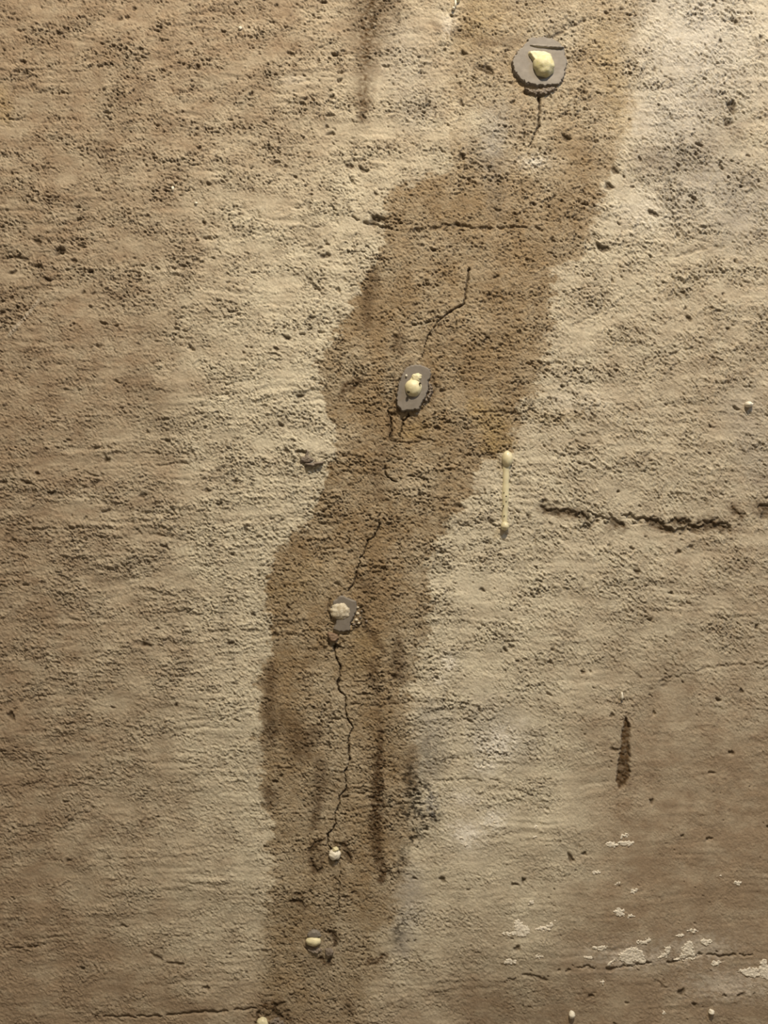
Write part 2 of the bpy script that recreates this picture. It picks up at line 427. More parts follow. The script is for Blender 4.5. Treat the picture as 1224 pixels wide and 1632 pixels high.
# ------------------------------------------------------------------ stains with a shape of their own, and some painted shade
rust_brown = np.zeros_like(U)
mould_shade = np.zeros_like(U)
ochre = np.zeros_like(U)
cool = np.zeros_like(U)
salt = np.zeros_like(U)
nz1 = fbm(U / 16, V / 12, 3, 210)
nz2 = fbm(U / 7, V / 5, 2, 211)
nz3 = fbm(U / 12, V / 6, 3, 212, 0.75)


def streak(arr, P, amount, edge=0.6, jag=5):
    a = np.array(P)
    m = a[:, 2].max() * 3 + 30
    w = window(a[:, 0].min() - m, a[:, 1].min() - m, a[:, 0].max() + m, a[:, 1].max() + m)
    dd, ww = line_d(P, U[w] + jag * nz1[w], V[w] + jag * nz1[w])
    f = sstep(ww * (1 + edge), ww * (1 - edge), dd + ww * (0.45 * nz2[w] + 0.35 * nz3[w]))
    f = f * np.clip(1.05 + 0.55 * nz3[w] + 0.3 * nz2[w], 0.25, 1.3)
    arr[w] = np.maximum(arr[w], amount * f)


streak(rust_brown, [(606, 1165, 5), (603, 1200, 8), (602, 1240, 9), (601, 1275, 10), (598, 1310, 10), (600, 1345, 10), (604, 1370, 9), (613, 1392, 8), (606, 1404, 5)], 0.90, .35)
streak(rust_brown, [(596, 1052, 8), (594, 1075, 9), (600, 1105, 6)], 0.60)
streak(rust_brown, [(634, 1020, 8), (634, 1060, 10), (640, 1085, 7)], 0.63)
streak(rust_brown, [(584, 1000, 7), (596, 1015, 8), (610, 1036, 5)], 0.63, .5)
streak(rust_brown, [(600, 1110, 6), (606, 1165, 7)], 0.33)
streak(rust_brown, [(594, 440, 9), (586, 480, 11), (586, 520, 8)], 0.60)
streak(rust_brown, [(636, 535, 8), (634, 555, 10), (640, 562, 6)], 0.57)
streak(rust_brown, [(540, 634, 3), (552, 618, 8), (570, 608, 7), (578, 607, 3)], 0.75)
streak(rust_brown, [(632, 640, 10), (640, 600, 8), (655, 580, 6)], 0.38)
streak(rust_brown, [(620, 660, 5), (623, 700, 5)], 0.60)
streak(rust_brown, [(610, 720, 12), (600, 760, 12), (606, 790, 10)], 0.45, .8)
streak(rust_brown, [(432, 1062, 8), (428, 1120, 10), (430, 1180, 12), (450, 1140, 10)], 0.68, .8)
streak(rust_brown, [(466, 1160, 18), (480, 1190, 22), (500, 1165, 12)], 0.68, .8)
streak(rust_brown, [(512, 1215, 10), (512, 1245, 12), (508, 1280, 9), (500, 1320, 6)], 0.63, .7)
streak(rust_brown, [(428, 1260, 10), (430, 1285, 9)], 0.63, .7)
streak(rust_brown, [(598, -30, 46), (590, 25, 36), (582, 90, 18), (578, 190, 8)], .75, .95)
streak(rust_brown, [(632, -20, 14), (630, 30, 8)], 0.51, .9)
streak(rust_brown, [(655, 1200, 10), (654, 1270, 8)], 0.52, .7)
streak(rust_brown, [(575, 925, 9), (590, 945, 7), (590, 930, 5)], 0.45)
streak(rust_brown, [(600, 1532, 7), (612, 1523, 7)], 0.83)
streak(rust_brown, [(586, 1536, 4), (598, 1530, 6)], 0.75)
streak(rust_brown, [(1050, 250, 30), (1130, 230, 30), (1180, 210, 20)], 0.30, .95)
streak(rust_brown, [(690, 40, 6), (770, 65, 8), (820, 68, 10)], 0.48, .8)
streak(rust_brown, [(1000, 1070, 30), (1080, 1100, 40)], 0.15, .95)
streak(rust_brown, [(190, 150, 12), (200, 210, 14), (160, 235, 14)], 0.24, .95)
streak(rust_brown, [(220, 600, 26), (250, 650, 30)], 0.24, .95)
streak(rust_brown, [(520, 1500, 24), (500, 1540, 20)], 0.24, .95)
streak(rust_brown, [(430, 1612, 20), (455, 1620, 14)], 0.45, .9)
streak(rust_brown, [(555, 1602, 10), (560, 1612, 7)], 0.45, .8)
streak(rust_brown, [(690, 1580, 10), (720, 1590, 12)], 0.30, .9)
streak(rust_brown, [(850, 1600, 70), (780, 1590, 50)], 0.33, .95)

for P in ([(868, 812, 7), (890, 816, 6), (934, 822, 5)], [(978, 838, 9), (990, 838, 7)], [(1036, 832, 6), (1048, 836, 9), (1066, 845, 6)],
          [(1078, 831, 8), (1094, 832, 6)], [(1108, 841, 6), (1134, 835, 11), (1150, 840, 6)], [(1214, 812, 11), (1240, 815, 12)], [(1168, 810, 5), (1182, 822, 5)]):
    streak(rust_brown, [(p[0], p[1], p[2] * 1.35) for p in P], .75, .8, 5)  # darker, browner cavities along the right seam
streak(mould_shade, [(652, 1225, 8), (656, 1255, 10), (664, 1268, 9)], 0.77, .9, 9)
streak(mould_shade, [(672, 1248, 8), (684, 1258, 8)], 0.70, .9, 8)
streak(mould_shade, [(624, 1286, 6), (645, 1294, 10), (672, 1290, 14), (692, 1300, 10)], 0.87, .9, 10)
streak(mould_shade, [(690, 1270, 6), (684, 1290, 12), (674, 1308, 9)], 0.84, .9, 9)
streak(mould_shade, [(668, 1320, 8), (664, 1332, 9), (656, 1342, 6)], 0.87, .8, 8)
streak(mould_shade, [(648, 1348, 8), (638, 1378, 9), (630, 1398, 8)], 0.59, .9, 8)
streak(mould_shade, [(640, 1470, 6), (634, 1492, 9), (636, 1508, 4)], 0.50, .9)
streak(mould_shade, [(850, 62, 9), (885, 55, 10), (910, 30, 8)], 0.45, .95, 8)
streak(mould_shade, [(790, 305, 18), (792, 345, 9)], 0.22, .95)  # soft grey shadow painted into the colour
streak(mould_shade, [(676, 1210, 24), (684, 1180, 15)], 0.20, .95)

streak(cool, [(800, 190, 26), (780, 250, 22), (790, 300, 16), (794, 345, 10)], .55, .9, 8)  # grey patch, with the painted shadow at its lower end
streak(cool, [(655, 1400, 20), (650, 1450, 24), (640, 1510, 14)], .50, .95, 8)
streak(cool, [(690, 1150, 30), (680, 1220, 22)], .45, .95, 8)
streak(cool, [(640, 120, 40), (640, 60, 30), (660, 180, 30)], .30, .95, 10)
streak(cool, [(780, 1140, 40), (830, 1180, 30)], .28, .95, 10)
streak(cool, [(1090, -30, 80), (1110, 110, 90), (1080, 250, 70), (1180, 330, 60)], .50, .95, 14)  # grey wash in the colour, lowers the brightness of the top right
streak(cool, [(1180, 650, 30), (1210, 760, 20)], .25, .95, 10)

streak(ochre, [(760, 650, 16), (790, 680, 22), (780, 712, 12), (806, 706, 12)], .62, .7, 6)
streak(ochre, [(650, 690, 12), (672, 682, 14)], .45, .8, 6)
streak(ochre, [(840, 655, 8), (870, 670, 8), (930, 660, 6)], .30, .9, 6)
streak(ochre, [(560, 1010, 14), (600, 1030, 18), (560, 1060, 20)], .25, .9, 6)
streak(ochre, [(770, 20, 30), (740, 60, 20)], .3, .9, 8)
streak(ochre, [(965, 60, 26), (980, 130, 20), (990, 200, 16)], .35, .9, 8)
streak(ochre, [(0, 150, 14), (10, 190, 10)], .35, .9, 6)
streak(ochre, [(500, 920, 30), (450, 950, 24)], .20, .95, 6)

# faint whitening, speckled
for cx, cy, rx, ry, a in ((790, 1185, 34, 26, .75), (775, 1222, 22, 14, .6), (716, 1056, 12, 14, .6), (745, 1330, 24, 22, .8), (785, 1305, 20, 16, .7),
                          (740, 1272, 26, 14, .45), (700, 1085, 10, 8, .4), (1030, 340, 60, 40, .30), (850, 258, 26, 9, .55), (1120, 60, 110, 80, .30), (1060, 180, 70, 60, .22),
                          (690, 1280, 14, 20, .35), (822, 1196, 10, 10, .3), (835, 1150, 10, 8, .25), (1010, 1525, 70, 22, .35), (1110, 1512, 60, 24, .3),
                          (1160, 1570, 70, 26, .30), (905, 640, 30, 12, .2), (470, 128, 20, 8, .2), (715, 40, 12, 16, .35), (930, 640, 40, 20, .15)):
    w = window(cx - 3 * rx, cy - 3 * ry, cx + 3 * rx, cy + 3 * ry)
    g = np.exp(-(((U[w] - cx) / rx) ** 2 + ((V[w] - cy) / ry) ** 2))
    sp = 0.3 + 0.7 * sstep(-0.15, 0.6, nz1[w] * 0.5 + nz2[w] * 0.6 + g * 0.9 - 0.25)
    salt[w] = np.maximum(salt[w], a * g ** 0.5 * sp)
for P, a_ in (([(518, 1338, 2), (503, 1343, 4.5), (494, 1356, 4.5), (496, 1372, 4.5), (502, 1386, 7), (510, 1384, 6)], .85), ([(508, 1352, 5), (512, 1376, 7)], .5),
              ([(534, 1344, 3), (548, 1346, 7), (553, 1358, 7), (558, 1370, 5)], .85), ([(517, 1484, 3), (530, 1488, 5), (535, 1500, 6), (533, 1508, 4)], .8),
              ([(510, 1528, 4), (522, 1536, 7)], .85), ([(466, 1424, 3), (480, 1426, 3)], .7), ([(465, 1437, 3), (480, 1439, 4), (487, 1448, 5)], .75),
              ([(412, 1604, 3), (430, 1606, 5), (452, 1599, 3)], .8), ([(436, 1600, 5), (437, 1614, 6), (450, 1620, 4), (462, 1624, 4)], .75), ([(408, 1632, 3), (412, 1614, 3)], .8),
              ([(626, 660, 4), (640, 645, 3)], .6), ([(688, 600, 4), (694, 616, 5), (690, 640, 4)], .35), ([(575, 968, 3), (580, 985, 4), (570, 1002, 3)], .5)):
    streak(rust_brown, P, a_, .6, 3)
rust_brown *= np.clip(0.9 + 0.45 * nz2, 0.3, 1.2)
mould_shade *= np.clip(1.1 * sstep(-0.35, 0.45, nz2 + 0.7 * nz3) + 0.08, 0, 1.2) * 1.15
rust_brown = np.clip(rust_brown, 0, 1)
mould_shade = np.clip(mould_shade, 0, 1)
wsc = window(965, 1120, 1025, 1275)
rust_brown[wsc] = np.maximum(rust_brown[wsc], f_scar * np.clip(0.9 + 0.45 * nz2[wsc], 0.25, 1.0))


# scratch, top left of the wall, a lighter raised line
for P in ([(15, 534, 2), (40, 506, 2.2), (62, 478, 1.2)],):
    w = window(0, 460, 80, 550)
    dd, ww = line_d(P, U[w], V[w])
    h[w] += 0.0003 * sstep(ww + 2, ww * 0.5, dd)
    salt[w] = np.maximum(salt[w], .22 * sstep(ww + 2, ww * 0.5, dd))


def blur(A, n):
    for ax in (0, 1):
        c = np.cumsum(np.concatenate([np.repeat(np.take(A, [0], ax), n + 1, ax), A, np.repeat(np.take(A, [-1], ax), n, ax)], ax), ax)
        k = 2 * n + 1
        A = (np.take(c, range(k, c.shape[ax]), ax) - np.take(c, range(0, c.shape[ax] - k), ax)) / k
    return A


HS = blur(blur(h, 6), 6)


def sample(A, u, v):
    u, v = np.asarray(u, float), np.asarray(v, float)
    j = np.clip(np.searchsorted(us, u) - 1, 0, NU - 2)
    i = np.clip(np.searchsorted(vs, v) - 1, 0, NV - 2)
    a = (u - us[j]) / (us[j + 1] - us[j])
    b = (v - vs[i]) / (vs[i + 1] - vs[i])
    return (A[i, j] * (1 - a) + A[i, j + 1] * a) * (1 - b) + (A[i + 1, j] * (1 - a) + A[i + 1, j + 1] * a) * b


def world_pts(u, v, hh):
    u, v, hh = np.broadcast_arrays(np.asarray(u, float), np.asarray(v, float), np.asarray(hh, float))
    return np.stack([(u - 612) * S, -hh, ZC + (816 - v) * S], -1)


# ------------------------------------------------------------------ materials
def new_mat(name):
    m = bpy.data.materials.new(name)
    m.use_nodes = True
    nt = m.node_tree
    nt.nodes.clear()
    out = nt.nodes.new('ShaderNodeOutputMaterial')
    b = nt.nodes.new('ShaderNodeBsdfPrincipled')
    nt.links.new(b.outputs[0], out.inputs[0])
    return m, nt, b


def noise_node(nt, scale, detail=3, rough=0.55):
    tc = nt.nodes.get('tc') or nt.nodes.new('ShaderNodeTexCoord')
    tc.name = 'tc'
    n = nt.nodes.new('ShaderNodeTexNoise')
    n.inputs['Scale'].default_value = scale
    n.inputs['Detail'].default_value = detail
    n.inputs['Roughness'].default_value = rough
    nt.links.new(tc.outputs['Object'], n.inputs['Vector'])
    return n


def rgba(c):
    return (c[0], c[1], c[2], 1)


def mix(nt, fac, a, b, mode='MIX'):
    n = nt.nodes.new('ShaderNodeMix')
    n.data_type = 'RGBA'
    n.blend_type = mode
    n.clamp_factor = True
    for sock, v in ((n.inputs[0], fac), (n.inputs[6], a), (n.inputs[7], b)):
        if isinstance(v, bpy.types.NodeSocket):
            nt.links.new(v, sock)
        elif isinstance(v, (int, float)):
            sock.default_value = v
        else:
            sock.default_value = rgba(v)
    return n.outputs[2]


def ramp(nt, sock, lo, hi, a, b):
    n = nt.nodes.new('ShaderNodeMapRange')
    n.inputs[1].default_value, n.inputs[2].default_value = lo, hi
    n.inputs[3].default_value, n.inputs[4].default_value = a, b
    nt.links.new(sock, n.inputs[0])
    return n.outputs[0]


def grey(nt, sock):
    n = nt.nodes.new('ShaderNodeCombineColor')
    for k in range(3):
        nt.links.new(sock, n.inputs[k])
    return n.outputs[0]


def bump(nt, b, sock, dist, strength=1.0):
    n = nt.nodes.new('ShaderNodeBump')
    n.inputs['Strength'].default_value = strength
    n.inputs['Distance'].default_value = dist
    nt.links.new(sock, n.inputs['Height'])
    nt.links.new(n.outputs[0], b.inputs['Normal'])


def concrete():
    m, nt, b = new_mat('stained_concrete')

    def attr(name):
        a = nt.nodes.new('ShaderNodeAttribute')
        a.attribute_name = name
        s = nt.nodes.new('ShaderNodeSeparateColor')
        nt.links.new(a.outputs['Color'], s.inputs[0])
        return s.outputs[0], s.outputs[1], s.outputs[2], a.outputs['Alpha']
    damp, ru, mo, sa = attr('stain_a')
    tone, oc, di, co = attr('stain_b')
    c = mix(nt, tone, (0.590, 0.540, 0.430), (0.310, 0.238, 0.168))
    c = mix(nt, co, c, (0.330, 0.310, 0.290))
    c = mix(nt, damp, c, (0.285, 0.208, 0.122))
    c = mix(nt, oc, c, (0.370, 0.270, 0.130))
    c = mix(nt, ru, c, (0.090, 0.052, 0.022))
    c = mix(nt, mo, c, (0.040, 0.030, 0.017))
    c = mix(nt, sa, c, (0.86, 0.83, 0.77))
    c = mix(nt, di, c, (0.075, 0.050, 0.027))
    n1 = noise_node(nt, 60, 4)
    n2 = noise_node(nt, 520, 3, 0.7)
    c = mix(nt, 1.0, c, grey(nt, ramp(nt, n1.outputs[0], .25, .75, .86, 1.14)), 'MULTIPLY')
    c = mix(nt, 1.0, c, grey(nt, ramp(nt, n2.outputs[0], .25, .75, .80, 1.20)), 'MULTIPLY')
    nt.links.new(c, b.inputs['Base Color'])
    nt.links.new(ramp(nt, damp, 0, 1, 0.9, 0.62), b.inputs['Roughness'])
    b.inputs['Specular IOR Level'].default_value = 0.3
    n3 = noise_node(nt, 800, 4, 0.65)
    ac = nt.nodes.new('ShaderNodeAttribute')
    ac.attribute_name = 'coarse'
    mu = nt.nodes.new('ShaderNodeMath')
    mu.operation = 'MULTIPLY'
    nt.links.new(n3.outputs[0], mu.inputs[0])
    nt.links.new(ac.outputs['Fac'], mu.inputs[1])
    bump(nt, b, mu.outputs[0], 0.0016, 0.8)
    return m


def simple(name, col, rough=0.6, var=0.12, scale=300, bd=0.0001, col2=None, spec=0.4, sss=0.0):
    m, nt, b = new_mat(name)
    n = noise_node(nt, scale, 4)
    if col2 is None:
        c = mix(nt, 1.0, col, grey(nt, ramp(nt, n.outputs[0], .3, .7, 1 - var, 1 + var)), 'MULTIPLY')
    else:
        c = mix(nt, ramp(nt, n.outputs[0], .38, .62, 0, 1), col, col2)
    nt.links.new(c, b.inputs['Base Color'])
    b.inputs['Roughness'].default_value = rough
    b.inputs['Specular IOR Level'].default_value = spec
    n2 = noise_node(nt, scale * 3, 3)
    bump(nt, b, n2.outputs[0], bd, 0.6)
    if sss:
        b.inputs['Subsurface Weight'].default_value = sss
        b.inputs['Subsurface Radius'].default_value = (0.002, 0.0015, 0.0008)
    return m


M_WALL = concrete()
M_PASTE = simple('grey_epoxy_paste', (0.200, 0.178, 0.156), 0.55, 0.10, 260, 0.00006, spec=0.5)
M_LUMP = simple('broken_paste', (0.20, 0.165, 0.135), 0.6, 0.25, 500, 0.0003)
M_BROWN = simple('brown_paste', (0.20, 0.135, 0.09), 0.6, 0.2, 400, 0.0002)
M_FOAM = simple('cream_foam', (0.70, 0.65, 0.44), 0.45, 0.10, 350, 0.00012, sss=0.15)
M_YELLOW = simple('yellowed_foam', (0.66, 0.62, 0.43), 0.5, 0.1, 330, 0.0003, col2=(0.58, 0.55, 0.31), sss=0.15)
M_CHALK = simple('chalky_foam', (0.66, 0.61, 0.50), 0.8, 0.2, 420, 0.0006, col2=(0.44, 0.38, 0.28))
M_WHITE = simple('white_foam', (0.80, 0.76, 0.66), 0.6, 0.1, 500, 0.0002)
M_RESIN = simple('pale_resin', (0.68, 0.63, 0.44), 0.30, 0.10, 200, 0.00005, sss=0.2, spec=0.5)
M_SALT = simple('white_salt_crust', (0.74, 0.69, 0.60), 0.85, 0.2, 700, 0.0005)
M_CRACK = simple('crack_dirt_shade', (0.045, 0.030, 0.017), 0.9, 0.4, 800, 0.0003)  # dirt, with the darkness inside the crack put into the colour
M_SPOT = simple('dark_speck', (0.05, 0.04, 0.02), 0.8)

C = sc.collection


def mesh_np(name, verts, quads, mat, parent=None, normals=None, attrs=None, extra=None):
    me = bpy.data.meshes.new(name)
    quads = np.asarray(quads, np.int32)
    k = quads.shape[1]
    me.vertices.add(len(verts))
    me.vertices.foreach_set('co', np.asarray(verts, np.float32).ravel())
    me.loops.add(quads.size)
    me.loops.foreach_set('vertex_index', quads.ravel())
    me.polygons.add(len(quads))
    me.polygons.foreach_set('loop_start', np.arange(0, quads.size, k, dtype=np.int32))
    me.polygons.foreach_set('use_smooth', np.ones(len(quads), bool))
    me.update(calc_edges=True)
    for an, arr in (attrs or {}).items():
        a = me.attributes.new(an, 'FLOAT_COLOR', 'POINT')
        a.data.foreach_set('color', np.asarray(arr, np.float32).ravel())
    if normals is not None:
        me.normals_split_custom_set_from_vertices(normals)
    me.materials.append(mat)
    o = bpy.data.objects.new(name, me)
    C.objects.link(o)
    o.parent = parent
    return o


# ------------------------------------------------------------------ the wall: dry skin plus the damp strip as a part
P3 = world_pts(U, V, h).reshape(-1, 3)
gu = np.gradient(h, us * S, axis=1)
gv = np.gradient(h, -vs * S, axis=0)
NRM = np.stack([-gu, -np.ones_like(h), -gv], -1)      # surface Y = -h
NRM = np.stack([-gu, -np.ones_like(h), -gv], -1) / np.sqrt(1 + gu ** 2 + gv ** 2)[..., None]
NRM = NRM.reshape(-1, 3)
CA = np.stack([DAMPF, rust_brown, mould_shade, salt], -1).reshape(-1, 4)
CB = np.stack([np.clip(TONE, 0, 1), ochre, np.clip(dirt_shade, 0, 1), cool], -1).reshape(-1, 4)
CC = np.repeat(np.clip(0.22 + 0.78 * rd, 0, 1.3).reshape(-1, 1), 4, 1)
I = np.arange(NU * NV, dtype=np.int32).reshape(NV, NU)
Q = np.stack([I[:-1, :-1], I[1:, :-1], I[1:, 1:], I[:-1, 1:]], -1)
scar_mask = np.zeros_like(U)
scar_mask[wsc] = f_scar
qs = (scar_mask[:-1, :-1] + scar_mask[1:, 1:]) > 0.7
qd = (sd_damp[:-1, :-1] + sd_damp[1:, 1:]) * 0.5 > 0
# keep single crumbs of the mask out: only the strip itself
Uq, Vq = U[:-1, :-1], V[:-1, :-1]


def skin(name, sel, parent=None, extra_box=False):
    q = Q[sel].reshape(-1, 4)
    idx, inv = np.unique(q, return_inverse=True)
    q = inv.reshape(-1, 4).astype(np.int32)
    verts, nrm, ca, cb, cc = P3[idx], NRM[idx], CA[idx], CB[idx], CC[idx]
    if extra_box:
        x0, x1, z0, z1 = P3[:, 0].min(), P3[:, 0].max(), P3[:, 2].min(), P3[:, 2].max()
        n = len(verts)
        top = np.searchsorted(idx, I[0])
        bot = np.searchsorted(idx, I[-1])
        lef = np.searchsorted(idx, I[:, 0])
        rig = np.searchsorted(idx, I[:, -1])
        T = 0.20
        loops = [top, rig, bot[::-1], lef[::-1]]
        ring = np.concatenate([l[:-1] for l in loops])
        back = verts[ring].copy()
        back[:, 1] = T
        m = len(ring)
        bi = np.arange(n, n + m)
        side = np.stack([ring, np.roll(ring, -1), np.roll(bi, -1), bi], -1)
        cen = np.array([[(x0 + x1) / 2, T, (z0 + z1) / 2]])
        ci = n + m
        tri = np.stack([bi, np.roll(bi, -1), np.full(m, ci), np.full(m, ci)], -1)
        verts = np.concatenate([verts, back, cen])
        nb = np.tile([[0, 1.0, 0]], (m + 1, 1))
        nrm = np.concatenate([nrm, nb])
        ca = np.concatenate([ca, np.zeros((m + 1, 4))])
        cb = np.concatenate([cb, np.tile([[.6, 0, 0, 0]], (m + 1, 1))])
        cc = np.concatenate([cc, np.full((m + 1, 4), .5)])
        q = np.concatenate([q, side.astype(np.int32)])
        # back fan as triangles goes in through a second mesh part-free quad strip: pair the ring
        half = m // 2
        a = bi[:half]
        b2 = bi[::-1][:half]
        fan = np.stack([a[:-1], a[1:], b2[1:], b2[:-1]], -1)
        q = np.concatenate([q, fan.astype(np.int32)])
    return mesh_np(name, verts, q, M_WALL, parent, nrm, {'stain_a': ca, 'stain_b': cb, 'coarse': cc})


wall = skin('wall_back', ~qd & ~qs, None, True)
wall['kind'] = 'structure'
wall['label'] = 'rough beige concrete wall with form marks, bug holes and brown staining'
damp = skin('damp_stain', qd, wall)
scar = skin('gouged_scar', qs, wall)
scar['label'] = 'dark brown gouged scar, long and narrow, at the lower right'
damp['label'] = 'ragged damp brown strip of concrete along the crack'


# ------------------------------------------------------------------ cracks: dark floor of each channel, dirt and shade in one colour
def resample(P, step):
    out = []
    for (a, b) in zip(P[:-1], P[1:]):
        n = max(1, int(math.hypot(b[0] - a[0], b[1] - a[1]) / step))
        for k in range(n):
            t = k / n
            out.append([a[i] + (b[i] - a[i]) * t for i in range(3)])
    out.append(list(P[-1]))
    return np.array(out)


for k, (lab, P) in enumerate(CRACKS.items()):
    R = resample(P, 1.5)
    cu, cv, cw = R[:, 0].copy(), R[:, 1].copy(), R[:, 2]
    cu -= 1.6 * perlin(cu / 6, cv / 6, 140 + k)
    cv -= 1.6 * perlin(R[:, 0] / 6, R[:, 1] / 6, 150 + k)
    t = np.stack([np.gradient(cu), np.gradient(cv)], -1)
    t /= np.linalg.norm(t, axis=1)[:, None] + 1e-9
    nx, ny = -t[:, 1], t[:, 0]
    hw = cw * 1.0 + 1.4
    base = sample(HS, cu, cv)
    cols = []
    for f, dz in ((-1, -0.0011), (-0.5, -0.0016), (0, -0.0019), (0.5, -0.0016), (1, -0.0011)):
        cols.append(world_pts(cu + nx * hw * f, cv + ny * hw * f, base + dz))
    verts = np.stack(cols, 1).reshape(-1, 3)
    n = len(cu)
    ix = np.arange(n * 5).reshape(n, 5)
    q = np.stack([ix[:-1, :-1], ix[:-1, 1:], ix[1:, 1:], ix[1:, :-1]], -1).reshape(-1, 4)
    o = mesh_np('crack', verts, q, M_CRACK, wall)
    o['label'] = lab


# ------------------------------------------------------------------ flat lumps spread on the wall
def spread(name, mat, parent, poly, thick, origin=(0, 0, 0), edge=3.0, step=0.6, rag=1.0, rag_s=5.0, lump=0.0, lump_s=7.0,
           flat=0.6, seed=0, label=None, dome=0.0, tilt=(0, 0), lift=0.0):
    """a slab with an outline of its own; sinks below the skin round its rim"""
    a = np.array(poly, float)
    m = 5
    gu_ = np.arange(a[:, 0].min() - m, a[:, 0].max() + m, step)
    gv_ = np.arange(a[:, 1].min() - m, a[:, 1].max() + m, step)
    uu, vv = np.meshgrid(gu_, gv_)
    sd = poly_sd(poly, uu, vv) + rag * fbm(uu / rag_s, vv / rag_s, 2, 300 + seed)
    base = flat * sample(HS, uu, vv) + (1 - flat) * sample(h, uu, vv) + lift
    c0, c1 = a.mean(0)
    prof = sstep(-1.6, edge, sd)
    mx = max(1.0, sd.max())
    top = thick * (1 + dome * (np.clip(sd / mx, 0, 1) ** 0.6 - 0.5)) + lump * fbm(uu / lump_s, vv / lump_s, 3, 330 + seed) \
        + tilt[0] * (uu - c0) + tilt[1] * (vv - c1)
    hh = base - 0.0012 + (top + 0.0012) * prof
    n_v, n_u = uu.shape
    ix = np.arange(n_v * n_u).reshape(n_v, n_u)
    ok = sd > -1.6
    sel = ok[:-1, :-1] | ok[1:, :-1] | ok[1:, 1:] | ok[:-1, 1:]
    q = np.stack([ix[:-1, :-1], ix[1:, :-1], ix[1:, 1:], ix[:-1, 1:]], -1)[sel]
    idx, inv = np.unique(q, return_inverse=True)
    pts = world_pts(uu, vv, hh).reshape(-1, 3)[idx] - np.array(origin)
    o = mesh_np(name, pts, inv.reshape(-1, 4), mat, parent)
    if label:
        o['label'] = label
    return o


def ell(cx, cy, rx, ry, n=18, th=0.0, wob=0.12, seed=0):
    out = []
    for k in range(n):
        a = 2 * math.pi * k / n
        r = 1 + wob * math.sin(2 * a + seed) + wob * 0.7 * math.sin(3 * a + 2 * seed + 1)
        x, y = rx * r * math.cos(a), ry * r * math.sin(a)
        out.append((cx + x * math.cos(th) - y * math.sin(th), cy + x * math.sin(th) + y * math.cos(th)))
    return out


def blob(name, mat, parent, cu, cv, ru, rv, depth, origin, base=0.0, rough=0.08, fine=0.03, seed=0, boxy=0.0, label=None, sub=4):
    """a lump of foam: ru, rv in pixels, depth in metres; centred a little above the skin"""
    bm = bmesh.new()
    bmesh.ops.create_icosphere(bm, subdivisions=sub, radius=1)
    co = np.array([v.co[:] for v in bm.verts])
    if boxy:
        co = co / (np.abs(co) ** (2 + 6 * boxy)).sum(1, keepdims=True) ** (1 / (2 + 6 * boxy))
    f = 1 + rough * fbm(co[:, 0] * 1.7 + seed * 3.1 + co[:, 1] * 1.3, co[:, 2] * 1.7 + seed, 2, 400 + seed) \
        + fine * fbm(co[:, 0] * 6 + seed + co[:, 1] * 4, co[:, 2] * 6, 2, 420 + seed)
    co = co * f[:, None]
    o3 = world_pts(cu, cv, float(sample(HS, cu, cv)) + base) - np.array(origin)
    for v, c in zip(bm.verts, co):
        v.co = (o3[0] + c[0] * ru * S, o3[1] + c[1] * depth, o3[2] + c[2] * rv * S)
    me = bpy.data.meshes.new(name)
    bm.to_mesh(me)
    bm.free()
    for p in me.polygons:
        p.use_smooth = True
    me.materials.append(mat)
    o = bpy.data.objects.new(name, me)
    C.objects.link(o)
    o.parent = parent
    if label:
        o['label'] = label
    return o


def thing(name, label, cat, cu, cv, group=None):
    o = bpy.data.objects.new(name, None)
    o.empty_display_size = 0.01
    loc = world_pts(cu, cv, float(sample(HS, cu, cv)))
    o.location = loc
    C.objects.link(o)
    o['label'] = label
    o['category'] = cat
    if group:
        o['group'] = group
    return o, tuple(loc)


PORTS = 'injection ports along the crack'

# 1: topmost port
t, og = thing('injection_port', 'topmost port, a big grey paste pad with raised ridge and fat yellow foam plug', 'injection port', 862, 104, PORTS)
spread('paste_pad', M_PASTE, t, [(843, 61), (864, 58), (884, 61), (899, 74), (904, 100), (899, 123), (892, 136), (874, 137), (858, 138), (837, 134),
                                 (824, 124), (817, 110), (816, 98), (823, 84), (838, 69)], 0.0027, og, edge=1.6, rag=2.0, rag_s=6, lump=.0001, lump_s=20, seed=1, flat=1,
       tilt=(-0.00002, 0.000008))
spread('paste_ridge', M_PASTE, t, [(842, 70), (858, 69), (880, 71), (895, 72), (900, 76), (895, 80), (880, 79), (858, 78), (842, 76)], 0.0036, og, edge=3.0, rag=.6, lump=.0002, flat=1, seed=2)
spread('paste_lump', M_LUMP, t, [(835, 140), (850, 142), (868, 140), (882, 137), (889, 141), (880, 147), (868, 152), (853, 152), (842, 148)], 0.0024, og, edge=3, rag=2.0, rag_s=4,
       lump=.0006, lump_s=5, seed=3, label='broken brownish lump of paste under the pad')
blob('foam_plug', M_YELLOW, t, 866, 106.5, 17.5, 18, 0.0072, og, base=.0026, rough=.09, fine=.022, seed=1)
spread('foam_smear', M_FOAM, t, [(838, 81), (850, 79), (868, 80), (880, 85), (883, 98), (870, 108), (850, 108), (844, 98), (838, 90)], 0.0058, og, edge=7, rag=.5, lump=.0002, lump_s=14, seed=4, flat=1)

